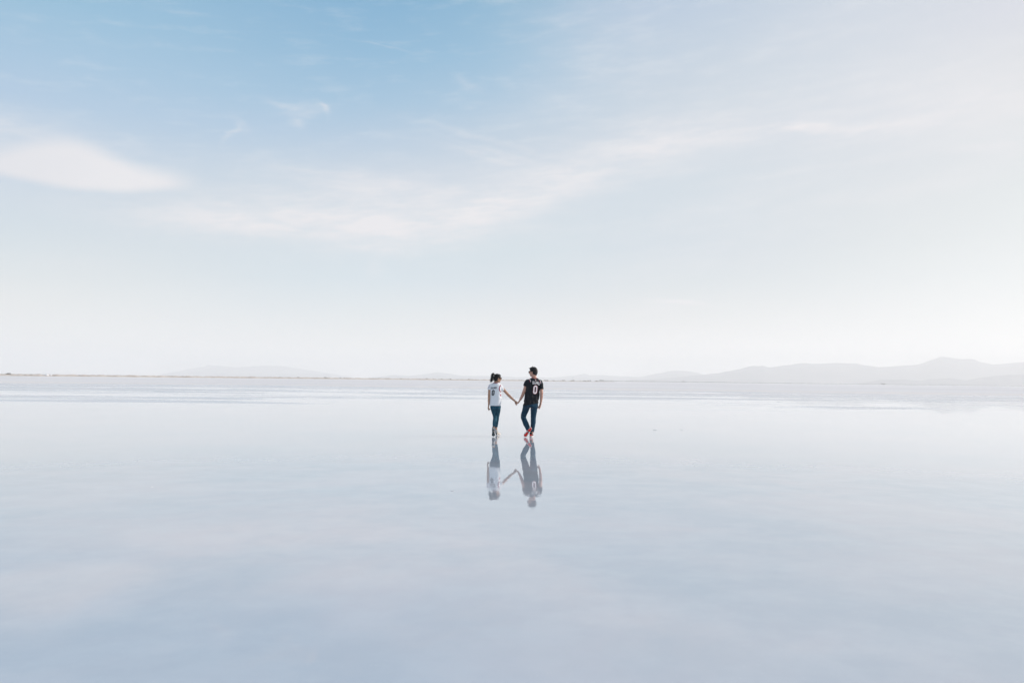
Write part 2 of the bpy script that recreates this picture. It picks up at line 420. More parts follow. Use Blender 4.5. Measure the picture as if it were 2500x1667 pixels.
for i in range(900):
    px = random.uniform(-300, 1460); D = D_of(px) + random.uniform(-5, 7); d = ray(px, 926)
    p = Vector((d.x / d.y * D, D, 0.45))
    s_ = random.choice((.25, .4, .4, .7, 1.1)) * random.uniform(.7, 1.3) * D / 600
    clump(mb, p, s_ * 1.8, s_ * .55, 16, s_ * .22)
tag(mb.build('scrub', m_scrub, smooth=False), 'dry brown scrub growing along the left embankment', kind='stuff')
def shrub(px, D, w, h, label, z0=0.7, dense=130):
    d = ray(px, 926); p = Vector((d.x / d.y * D, D, z0))
    r = bpy.data.objects.new('shrub', None); col.objects.link(r); r.location = p
    tag(r, label, 'shrub', 'dark shrubs along the far shoreline')
    a = MB()
    for k in range(5):
        e = Vector((random.uniform(-.35, .35) * w, random.uniform(-.35, .35) * w, h * .75))
        a.tube([Vector((0, 0, -.25)), e * .5 + Vector((0, 0, .05)), e], [w * .02, w * .014, w * .006], 5)
    a.build('stem', m_farearth, r)
    f = MB(); nl = 3
    for k in range(nl):
        clump(f, Vector(((k - 1) * w * .28, random.uniform(-.1, .1) * w, 0)), w * .55, h * random.uniform(.65, 1.0), dense // nl, w * .06)
    f.build('foliage', m_bush, r, smooth=False)
for a in ((20, D_of(20) - 3, 3.2, 1.0, 'dark shrub on the tan embankment at the far left end of the shore'),
          (794, D_of(794) - 3, 2.6, 1.2, 'lone dark shrub topping the small mound on the embankment left of the couple'),
          (831, D_of(831) - 3, 1.7, .9, 'small dark shrub just right of the embankment mound'),
          (1078, D_of(1078) - 3, 2.0, 1.2, 'dark shrub on the embankment left of the second shrub before the white jersey woman'),
          (1100, D_of(1100) - 3, 2.0, 1.3, 'dark shrub on the embankment closest to the left of the woman'),
          (1373, D_of(1373), 1.7, 1.2, 'small dark shrub on the embankment closest to the right of the man'),
          (1441, D_of(1441), 1.8, 1.6, 'small upright shrub where the pale embankment thins out'),
          (1469, 2610, 15, 2.6, 'wide flat dark shrub at the left start of the dark far shore', 1.2, 320),
          (1492, 2620, 5, 2.6, 'small dark shrub right after the wide flat one on the far shore', 1.2),
          (1668, 2730, 6.5, 3.4, 'round black shrub standing alone on the far shore line', 1.5, 260),
          (1767, 2790, 3.2, 2.0, 'tiny shrub on the far shore in front of the rising mountain range', 1.5),
          (2053, 2960, 5, 3.2, 'dark shrub on the far shore left of where the foothills begin', 1.4),
          (2155, 3020, 15, 3.2, 'wide low dark shrub on the far shore below the foothills', 1.6, 340),
          (2271, 3090, 4, 2.4, 'tiny shrub on the far shore just left of the white sheds', 1.2),
          (2362, 3140, 4.5, 3.0, 'small shrub on the far shore right of the white sheds', 1.2)): shrub(*a)
# small white sheds on the far shore
m_shed = plain('shed white paint', (0.66, 0.66, 0.65), (0.76, 0.76, 0.75), 0.6, 0.6)
m_sdark = plain('shed dark opening', (0.05, 0.05, 0.055), (0.09, 0.085, 0.08), 0.8, 0.7)
m_sroof = plain('shed grey roof', (0.30, 0.31, 0.33), (0.38, 0.38, 0.40), 0.7, 0.6)
def box(x0, x1, y0, y1, z0, z1):
    m = MB(); m.v = [Vector(p) for p in ((x0, y0, z0), (x1, y0, z0), (x1, y1, z0), (x0, y1, z0), (x0, y0, z1), (x1, y0, z1), (x1, y1, z1), (x0, y1, z1))]
    m.f = [(3, 2, 1, 0), (4, 5, 6, 7), (0, 1, 5, 4), (1, 2, 6, 5), (2, 3, 7, 6), (3, 0, 4, 7)]; return m
def shed(px, D, w, h, label):
    d = ray(px, 926); r = bpy.data.objects.new('shed', None); col.objects.link(r); r.location = (d.x / d.y * D, D - 16, -0.03)
    tag(r, label, 'shed', 'tiny sheds on the far right shore')
    box(-w / 2, w / 2, 0, 4, 0, h).build('wall', m_shed, r, smooth=False)
    a = MB(); hw = w / 2 + .3
    a.v = [Vector(p) for p in ((-hw, -.3, h), (hw, -.3, h), (hw, 4.3, h), (-hw, 4.3, h), (-hw, 2, h + .9), (hw, 2, h + .9))]
    a.f = [(0, 1, 5, 4), (2, 3, 4, 5), (0, 4, 3), (1, 2, 5), (3, 2, 1, 0)]
    a.build('roof', m_sroof, r, smooth=False)
    box(-w * .18, w * .12, -.06, .0, .02, h * .8).build('door', m_sdark, r, smooth=False)
shed(2292, 3000, 4.5, 3.4, 'small shed with a dark open door, left one of the two on the right shore')
shed(2302, 3005, 9.0, 2.9, 'longer white shed, right one of the two on the right shore')
# white salt heaps on the left embankment
m_heap = plain('white salt heap', (0.74, 0.74, 0.75), (0.82, 0.82, 0.82), 0.8, 0.8)
def heap(px, w, h, label):
    D = D_of(px) - 5; d = ray(px, 926); a = MB(); rs = []
    for k in range(7):
        t = k / 6; r_ = w / 2 * (1 - t) ** .8 + .02
        rs.append([Vector((math.cos(u) * r_ * (1 + .2 * noise.noise(Vector((math.cos(u) * 2, math.sin(u) * 2, px)))), math.sin(u) * r_ * .7, h * (1 - (1 - t) ** 1.5))) for u in (2 * math.pi * j / 14 for j in range(14))])
    a.rings(rs)
    o = a.build('salt_heap', m_heap); o.location = (d.x / d.y * D, D, .25)
    tag(o, label, 'salt heap', 'white salt heaps on the left embankment')
heap(114, 3.4, 1.25, 'biggest white salt heap on the embankment, left of the other one')
heap(124, 1.9, 1.0, 'smaller white salt heap just right of the biggest one')
# thin utility pole
d = ray(1400, 926); D = D_of(1400)
pr = bpy.data.objects.new('utility_pole', None); col.objects.link(pr); pr.location = (d.x / d.y * D, D + 8, -.03)
tag(pr, 'thin faint pole standing on the embankment to the right of the man', 'pole')
a = MB(); a.tube([(0, 0, 0), (0, 0, 3), (0, 0, 5.6)], [.13, .11, .09], 8, round_ends=False); a.build('post', m_sroof, pr)
a = MB(); a.tube([(-.8, 0, 5.2), (.8, 0, 5.2)], [.06, .06], 6, round_ends=False); a.build('crossbar', m_sroof, pr)

# salt crust flecks lifting out of the water
m_crust = plain('grey salt crust', (0.38, 0.39, 0.41), (0.60, 0.61, 0.63), 9.0, 0.8)
def ground_at(px, py):
    d = ray(px, py); return Vector((0, 0, CAM_H)) + d * (-CAM_H / d.z)
CR = [(1901, 980.5, 10, 'salt crust fleck, farthest left of those on the right water'), (1962, 984.5, 8, 'pale salt crust fleck in the row of three, left one'), (1975, 985.5, 5, 'small salt crust fleck in the row of three, middle one'),
      (1983, 984.5, 6, 'salt crust fleck in the row of three, right one'), (2045, 983.3, 6, 'salt crust fleck right of the row of three'), (1942, 1026.5, 6, 'salt crust fleck below the row of three on the right water'),
      (1823, 1009.5, 4, 'tiny lone salt crust fleck between the man and the right flecks'), (970, 1005, 5, 'salt crust fleck left of the woman at her waist height'), (689, 972.5, 3, 'tiny salt crust dot on the far left water'),
      (965, 1117, 9, 'thin salt crust fleck left of the couple, nearer than their feet'), (1105, 1198, 12, 'thin salt crust fleck left of the reflected woman'), (693, 1018, 6, 'faint salt crust fleck on the left water'),
      (1600, 1050, 14, 'thin salt crust fleck on the water right of the man'), (1665, 1049, 12, 'second thin salt crust fleck on the water right of the man'),
      (372, 1188, 7, 'faint salt crust fleck on the near left water')]
for px, py, w, lab in CR:
    p = ground_at(px, py); ww = w * .75 / F * p.y; a = MB()
    hh = min(.012, ww * .05); rs = []; n = 14; sd_ = random.random() * 50
    for k, (rr_, z_) in enumerate(((1, -.004), (.9, hh * .6), (.5, hh), (.1, hh * .8))):
        rs.append([Vector((math.cos(u) * ww * .5 * rr_ * (1 + .5 * noise.noise(Vector((math.cos(u) * 1.7, math.sin(u) * 1.7, sd_)))),
                           math.sin(u) * ww * .45 * rr_ * (1 + .5 * noise.noise(Vector((math.cos(u) * 2, math.sin(u) * 2, sd_ + 9)))), z_ * (1 + .4 * noise.noise(Vector((u * 2, k, sd_)))))) for u in (2 * math.pi * j / n for j in range(n))])
    a.rings(rs); o = a.build('salt_crust', m_crust); o.location = p
    tag(o, lab, 'salt crust', 'salt crust flecks breaking the water surface')

# ------------------------------------------------------------------ people
PXM = 762.0                      # sheet units per metre
UP = Vector((0, 0, 1))
m_skin_m = plain('light skin', (0.50, 0.27, 0.20), (0.58, 0.33, 0.25), 14, 0.5, 0.4)
m_skin_w = plain('tan skin', (0.42, 0.235, 0.155), (0.50, 0.29, 0.20), 14, 0.5, 0.4)
m_hair = plain('black hair', (0.006, 0.006, 0.008), (0.014, 0.013, 0.015), 40, 0.45, 0.3)
m_black = plain('black jersey cloth', (0.007, 0.009, 0.012), (0.014, 0.017, 0.022), 30, 0.6, 0.22, 0.0004)
m_white = plain('white jersey cloth', (0.77, 0.80, 0.84), (0.83, 0.85, 0.88), 30, 0.75, 0.3, 0.0004)
m_red = plain('red print', (0.42, 0.02, 0.045), (0.52, 0.03, 0.06), 30, 0.6)
m_maroon = plain('dark red print', (0.20, 0.008, 0.05), (0.28, 0.012, 0.07), 30, 0.6)
m_pwhite = plain('white print', (0.78, 0.75, 0.77), (0.82, 0.80, 0.81), 30, 0.6)
m_pblack = plain('black print', (0.012, 0.014, 0.022), (0.02, 0.024, 0.035), 30, 0.6)
m_grey = plain('grey print', (0.30, 0.32, 0.36), (0.36, 0.38, 0.42), 30, 0.6)
def f_denim(c1, c2, c3, sc_):
    def f(t, b):
        oc = objc(); sp = t.nodes.new('ShaderNodeSeparateXYZ'); t.links.new(oc.k, sp.inputs[0])
        n = nz(xyz(S(sp.outputs[0]) * 1.0, S(sp.outputs[1]) * 1.0, S(sp.outputs[2]) * .35), sc_, 6, .65, .5)
        c = mixc(mapr(n, .32, .55), c1, c2); c = mixc(mapr(n, .56, .75) * .8, c, c3)
        tw = nz(oc, 300, 2, .5); c = mixc(mapr(tw, .4, .6) * .25, c, c3)
        setc(t, b, c); setc(t, b, .8, 'Roughness'); setc(t, b, .10, 'Specular IOR Level')
        bump(t, b, n, .006)
    return f
m_jeans_m = mat('dark blue worn denim', f_denim((0.007, 0.020, 0.040), (0.015, 0.047, 0.082), (0.070, 0.150, 0.205), 14))
m_jeans_w = mat('teal blue denim', f_denim((0.010, 0.040, 0.068), (0.018, 0.075, 0.115), (0.080, 0.185, 0.235), 13))
m_lens = mat('dark lens', lambda t, b: (setc(t, b, (0.012, 0.012, 0.014)), setc(t, b, .08, 'Roughness')))
m_frame = plain('dark frame', (0.02, 0.018, 0.018), (0.035, 0.03, 0.03), 30, .35, .5)
m_sred = plain('red rubber', (0.66, 0.025, 0.02), (0.78, 0.05, 0.03), 25, .6)
m_swhite = plain('white rubber', (0.70, 0.69, 0.69), (0.78, 0.77, 0.77), 25, .6)
m_sblack = plain('black knit', (0.014, 0.015, 0.018), (0.03, 0.03, 0.034), 60, .8)
m_sgrey = plain('grey green rubber', (0.075, 0.105, 0.115), (0.11, 0.145, 0.15), 25, .65)
m_cream = plain('cream knit', (0.62, 0.54, 0.45), (0.74, 0.68, 0.60), 40, .8)
m_sock = plain('grey sock', (0.38, 0.38, 0.39), (0.5, 0.5, 0.5), 40, .9)

def hand(mb, wrist, d, pn, side, size=1.0, curl=(25, 30, 35, 40), thumb=35, spread=5, kb=(1, 1, 1, 1)):
    """d: finger direction, pn: palm normal (fingers curl towards it), side=+1 thumb on d x pn side"""
    d = d.normalized(); pn = (pn - d * pn.dot(d)).normalized(); s = d.cross(pn).normalized() * side
    L = .095 * size
    secs = []
    for t, w, th in ((-.1, .028, .020), (.25, .036, .017), (.6, .041, .015), (1.0, .041, .012)):
        secs.append((wrist + d * L * t, s * w * size, pn * th * size))
    mb.loft(secs, 14, 2.4)
    lens = [.074, .082, .076, .060]
    for k in range(4):
        off = (.029, .010, -.010, -.028)[k] * size
        p = wrist + d * L * .92 + s * off; ang = R(spread * (1.5 - k) * .9)
        dd = (d * math.cos(ang) + s * math.sin(ang)).normalized()
        pts = [p]; cur_ = dd; tot = lens[k] * size * kb[k]
        for q, fr in enumerate((.45, .30, .25)):
            a_ = R(curl[k] * (1.0, 1.1, .7)[q]); ax = cur_.cross(pn).normalized()
            cur_ = (Matrix.Rotation(a_, 3, ax) @ cur_).normalized(); p = p + cur_ * tot * fr; pts.append(p)
        r = .0088 * size * (1, 1, .97, .88)[k]
        mb.tube([pts[0] - dd * .01] + pts, [r * 1.05, r * 1.05, r, r * .92, r * .82], 8)
    b = wrist + d * L * .22 + s * .030 * size
    td = (d * math.cos(R(thumb)) + s * math.sin(R(thumb)) + pn * .35).normalized()
    p1 = b + td * .038 * size; t2 = (td + d * .35 + pn * .15).normalized(); p2 = p1 + t2 * .030 * size; p3 = p2 + (t2 + pn * .2).normalized() * .024 * size
    mb.tube([b, p1, p2, p3], [.014 * size, .0115 * size, .0100 * size, .0088 * size], 8)

def head(mb, c, Fw, tilt=0.0, s=1.0):
    Fw = Vector((Fw[0], Fw[1], 0)).normalized(); Rt = Fw.cross(UP).normalized(); U = UP.copy()
    M = Matrix.Rotation(tilt, 3, Rt); Fw, U = M @ Fw, M @ U
    g = lambda f, r, u: c + (Fw * f + Rt * r + U * u) * s
    E = lambda f, r, u, a, b, d: mb.ell(g(f, r, u), Fw * a * s, Rt * b * s, U * d * s, 18, 12)
    E(0, 0, 0, .094, .076, .098)                # cranium
    E(.028, 0, -.045, .066, .060, .075)         # face
    E(.052, 0, -.098, .034, .034, .026)         # chin
    mb.tube([g(-.01, -.056, -.055), g(.02, -.05, -.09), g(.058, -.016, -.108)], [.016 * s, .016 * s, .014 * s], 8)
    mb.tube([g(-.01, .056, -.055), g(.02, .05, -.09), g(.058, .016, -.108)], [.016 * s, .016 * s, .014 * s], 8)
    E(.088, 0, .012, .012, .045, .012)          # brow
    mb.tube([g(.094, 0, .005), g(.104, 0, -.018), g(.116, 0, -.036)], [.008 * s, .010 * s, .013 * s], 8)   # nose
    E(.100, .011, -.040, .010, .008, .007); E(.100, -.011, -.040, .010, .008, .007)
    E(.090, 0, -.066, .010, .022, .006); E(.089, 0, -.077, .010, .019, .007)   # lips
    for q in (-1, 1):
        E(.083, q * .031, -.004, .011, .013, .010)   # eyes under their lids
        E(.066, q * .045, -.035, .018, .020, .020)   # cheekbones
        E(-.006, q * .079, -.022, .018, .007, .031)  # ears
        E(.000, q * .083, -.012, .015, .006, .017)
    return g, Fw, Rt, U

def hair_cap(g, Fw, Rt, U, c, s, parent, kind, name='hair'):
    mb = MB()
    def E(f, r, u, a, b, d): mb.ell(g(f, r, u), Fw * a * s, Rt * b * s, U * d * s, 24, 16)
    if kind == 'short':
        E(-.014, 0, .022, .098, .084, .094); E(-.040, 0, -.020, .070, .078, .085); E(.032, 0, .072, .060, .064, .040)
        E(-.045, 0, -.075, .040, .052, .040)
        for q in (-1, 1): E(.012, q * .070, .010, .020, .012, .035)
    else:
        E(-.012, 0, .016, .098, .085, .096); E(-.040, 0, -.015, .070, .076, .078); E(.040, 0, .062, .050, .060, .040)
        for q in (-1, 1): E(.026, q * .066, .020, .030, .016, .040)
        E(-.050, 0, -.060, .040, .050, .035)
    def dsp(co, n):
        p = co - c
        return .0035 * noise.fractal(Vector((p.dot(Fw) * 60, p.dot(Rt) * 60, p.dot(U) * 25)), 1, 2, 3) + .0015 * noise.noise(p * 160)
    o = remesh(mb, name, m_hair, .005, 2, dsp, parent)
    return o
def strand(mb, p, d, bend, L, r, k=4):
    pts = [p]; cur_ = d.normalized()
    for i in range(k):
        cur_ = (cur_ + bend * (1.0 / k)).normalized(); p = p + cur_ * (L / k); pts.append(p)
    mb.tube(pts, [r * (1 - i / (k + .5)) for i in range(k + 1)], 4, round_ends=False)

def glasses(g, Fw, Rt, U, s, parent):
    mb = MB()
    for q in (-1, 1):
        mb.tube([g(-.004, q * .084, .004), g(.050, q * .082, .004), g(.094, q * .068, .003)], [.0035] * 3, 6)
        n = 20
        ringp = [g(.104 - abs(math.cos(2 * math.pi * j / n) * .027 + .034 + .0) * .16, q * (.034 + .029 * math.cos(2 * math.pi * j / n)), -.004 + .023 * math.sin(2 * math.pi * j / n)) for j in range(n)]
        mb.tube(ringp + [ringp[0]], [.003] * (n + 1), 6)
    mb.tube([g(.103, -.007, .004), g(.106, 0, .006), g(.103, .007, .004)], [.003] * 3, 6)
    o = mb.build('sunglasses', m_frame, parent)
    for q in (-1, 1):
        l = MB(); l.ell(g(.0975, q * .034, -.004), Fw * .0035 * s + Rt * (-q) * .0, Rt * .028 * s - Fw * q * .004, U * .022 * s, 16, 10)
        l.build('lens', m_lens, o)

def bvh_of(*objs):
    bs = []
    for o in objs:
        me = o.data; bs.append(BVHTree.FromPolygons([v.co for v in me.vertices], [tuple(p.vertices) for p in me.polygons]))
    return bs
def cast(bs, cx, cy, dy=0.0, off=.003):
    tgt = K(cx, cy, dy); org = Vector((0, 0, CAM_H)); d = (tgt - org).normalized(); best = None
    for b in bs:
        h = b.ray_cast(org, d, 40)
        if h[0] is not None and (best is None or h[3] < best[2]): best = (h[0], h[1], h[3])
    if best is None: return None
    n = best[1]
    return best[0] + n * off * .5 - d * off * .5
def decal(name, poly2d, faces, bs, m, parent, off=.003, dy=0.0):
    """flat print in figure-sheet units laid on the cloth"""
    bm = bmesh.new(); vs = [bm.verts.new((x, y, 0)) for x, y in poly2d]
    for f in faces:
        try: bm.faces.new([vs[i] for i in f])
        except ValueError: pass
    xs = [p[0] for p in poly2d]; ys = [p[1] for p in poly2d]; step = 6.0
    x = min(xs) + step
    while x < max(xs):
        bmesh.ops.bisect_plane(bm, geom=bm.verts[:] + bm.edges[:] + bm.faces[:], plane_co=(x, 0, 0), plane_no=(1, 0, 0)); x += step
    y = min(ys) + step
    while y < max(ys):
        bmesh.ops.bisect_plane(bm, geom=bm.verts[:] + bm.edges[:] + bm.faces[:], plane_co=(0, y, 0), plane_no=(0, 1, 0)); y += step
    bad = []
    for v in bm.verts:
        p = cast(bs, v.co.x, v.co.y, dy, off)
        if p is None: bad.append(v)
        else: v.co = p
    bmesh.ops.delete(bm, geom=bad, context='VERTS')
    me = bpy.data.meshes.new(name); bm.to_mesh(me); bm.free(); me.materials.append(m)
    o = bpy.data.objects.new(name, me); col.objects.link(o); o.parent = parent
    return o
def stadium(cx, cy, hw, hh, n=12, sx=0.0):
    pts = []
    r = hw
    for k in range(n + 1):
        a = math.pi + math.pi * k / n; pts.append((cx + r * math.cos(a), cy - (hh - r) + r * math.sin(a)))
    for k in range(n + 1):
        a = math.pi * k / n; pts.append((cx + r * math.cos(a), cy + (hh - r) + r * math.sin(a)))
    return [(x - (y - cy) * sx, y) for x, y in pts]
def ringfaces(n): return [(j, (j + 1) % n, n + (j + 1) % n, n + j) for j in range(n)]
def zero(name, cx, cy, hw, hh, stroke, slant, bs, m_main, m_edge, m_in, parent):
    A = stadium(cx, cy, hw, hh, sx=slant); B = stadium(cx, cy, hw - stroke, hh - stroke * 1.05, sx=slant)
    o = decal(name, A + B, ringfaces(len(A)), bs, m_main, parent, .0045)
    if m_edge:
        C = stadium(cx, cy, hw + 4.5, hh + 4.5, sx=slant); decal('number_outline', C + A, ringfaces(len(A)), bs, m_edge, o, .0035)
    if m_in:
        C = stadium(cx, cy, hw - stroke - 3.5, hh - stroke - 5, sx=slant)
        decal('number_inset', B + C, ringfaces(len(A)), bs, m_in, o, .0040)
    return o
def lettering(txt, x0, x1, yc, h, arch, slope, bs, m, parent, name='name_lettering'):
    cu = bpy.data.curves.new('t', 'FONT'); cu.body = txt; cu.size = 1; cu.align_x = 'CENTER'; cu.offset = .032; cu.resolution_u = 3
    to = bpy.data.objects.new('t', cu); col.objects.link(to)
    dg = bpy.context.evaluated_depsgraph_get(); me = bpy.data.meshes.new_from_object(to.evaluated_get(dg))
    xs = [v.co.x for v in me.vertices]; ys = [v.co.y for v in me.vertices]
    wx = max(xs) - min(xs); hy = max(ys) - min(ys); mx = (max(xs) + min(xs)) / 2; my = (max(ys) + min(ys)) / 2
    P = []
    for v in me.vertices:
        t = (v.co.x - mx) / wx * 2; u = -(v.co.y - my) / hy
        X_ = (x0 + x1) / 2 + t * (x1 - x0) / 2 * (1 - u * .12); Y_ = yc + u * h * (1 + .12 * t * t) + arch * t * t + slope * t
        P.append((X_, Y_))
    fs = [tuple(p.vertices) for p in me.polygons]
    bpy.data.objects.remove(to); bpy.data.curves.remove(cu)
    return decal(name, P, fs, bs, m, parent, .0045)
def stripe(name, pts, w, bs, m, parent, off=.0035, side=0.0):
    P = catmull([Vector((x, y, 0)) for x, y in pts], 5); poly = []; n = len(P)
    for k, p in enumerate(P):
        t = (P[min(k + 1, n - 1)] - P[max(k - 1, 0)]).normalized(); q = Vector((-t.y, t.x, 0))
        poly.append(((p + q * (side - w / 2)).x, (p + q * (side - w / 2)).y)); poly.append(((p + q * (side + w / 2)).x, (p + q * (side + w / 2)).y))
    return decal(name, poly, [(2 * k, 2 * k + 1, 2 * k + 3, 2 * k + 2) for k in range(n - 1)], bs, m, parent, off)

def shoe(toe, heel, bottom, L, W, mats, parent, knit_h=.075, style='a'):
    """toe, heel: ends of the sole; bottom: outward direction of the tread"""
    e1 = (toe - heel).normalized(); up = -(bottom - e1 * bottom.dot(e1)).normalized(); e2 = e1.cross(up).normalized()
    o0 = heel
    G = lambda a, b, c_: o0 + e1 * a * L + e2 * b * W + up * c_
    prof = [(0.0, .30), (.03, .55), (.12, .66), (.30, .58), (.45, .56), (.62, .80), (.78, .90), (.90, .74), (.97, .46), (1.0, .22)]
    prof = [(a, b * .5) for a, b in prof]
    curve = lambda a: .006 * max(0, (a - .75)) * 14 + .004 * max(0, .1 - a) * 8
    def band(c0, c1, k, a0=0.0, a1=1.0):
        mb = MB(); out = [(a0 + a * (a1 - a0), b * k) for a, b in prof] + [(a0 + a * (a1 - a0), -b * k) for a, b in prof[::-1]]
        rs = [[G(a, b, c_ + curve(a) * (1 if c_ < .02 else .6)) for a, b in out] for c_ in (c0, (c0 + c1) / 2, c1)]
        mb.rings(rs); return mb
    up_m = MB()
    secs = []
    for a, w, h in ((.03, .40, .060), (.10, .56, .075), (.22, .60, .078), (.36, .56, .070), (.50, .60, .056), (.65, .78, .043), (.80, .84, .033), (.93, .62, .025), (.985, .34, .018)):
        hh = h * knit_h / .075
        secs.append((G(a, 0, .012 + hh * .5 + curve(a)), e2 * w * W * .5, up * hh * .52))
    up_m.loft(secs, 16, 2.6)
    up_m.tube([G(.18, 0, .05), G(.16, 0, .088), G(.15, 0, .10)], [.036, .035, .034], 12)
    root = remesh(up_m, 'sneaker', mats['upper'], .005, 2, None, parent)
    band(.004, .024, 1.0).build('midsole', mats['mid'], root, smooth=False)
    sl = band(-.001, .004, .90).build('outsole', mats['out'], root, smooth=False)
    if style == 'a':
        band(-.003, -.001, .80, .52, .95).build('tread_pad', mats['pad'], root, smooth=False)
        band(-.003, -.001, .76, .04, .38).build('tread_pad', mats['pad'], root, smooth=False)
        band(-.0032, -.001, .42, .39, .51).build('tread_pad', mats['pad2'], root, smooth=False)
    else:
        band(-.003, -.001, .60, .10, .50).build('tread_pad', mats['pad'], root, smooth=False)
        band(-.003, -.001, .70, .62, .97).build('tread_pad', mats['pad'], root, smooth=False)
    # heel tab and laces
    hb = MB(); hb.ell(G(.015, 0, .045), e1 * .008, e2 * .022, up * .024, 12, 8); hb.build('heel_tab', mats['tab'], root)
    lc = MB()
    for k in range(4):
        a = .40 + k * .07; zt = .012 + (.070 - k * .0065) * knit_h / .075
        lc.tube([G(a, -.20, zt - .006), G(a + .01, 0, zt), G(a, .20, zt - .006)], [.0032] * 3, 5)
    lc.build('laces', mats['lace'], root)
    for q in (-1, 1):
        st_ = MB(); st_.tube([G(.22, q * .30, .055), G(.40, q * .295, .030), G(.56, q * .33, .022)], [.006, .007, .004], 6, flat=.8); st_.build('side_patch', mats['patch'], root)
    return root

def torso_secs(rows, dy, yaw, depth):
    """rows: (cy, xl, xr, depth, cy tilt)"""
    out = []
    ax = Vector((math.cos(yaw), math.sin(yaw), 0)); ay = Vector((-math.sin(yaw), math.cos(yaw), 0))
    for cy, xl, xr, dp, tl in rows:
        c = K((xl + xr) / 2, cy, dy); hw = (xr - xl) / 2 / PXM
        # silhouette half width of a rotated ellipse: sqrt(a2 cos2 + b2 sin2)
        a2 = max(hw * hw - (dp * math.sin(yaw)) ** 2, .0004); a_ = math.sqrt(a2) / math.cos(yaw)
        A = ax * a_ + Vector((0, 0, tl)); out.append((c, A, ay * dp))
    return out

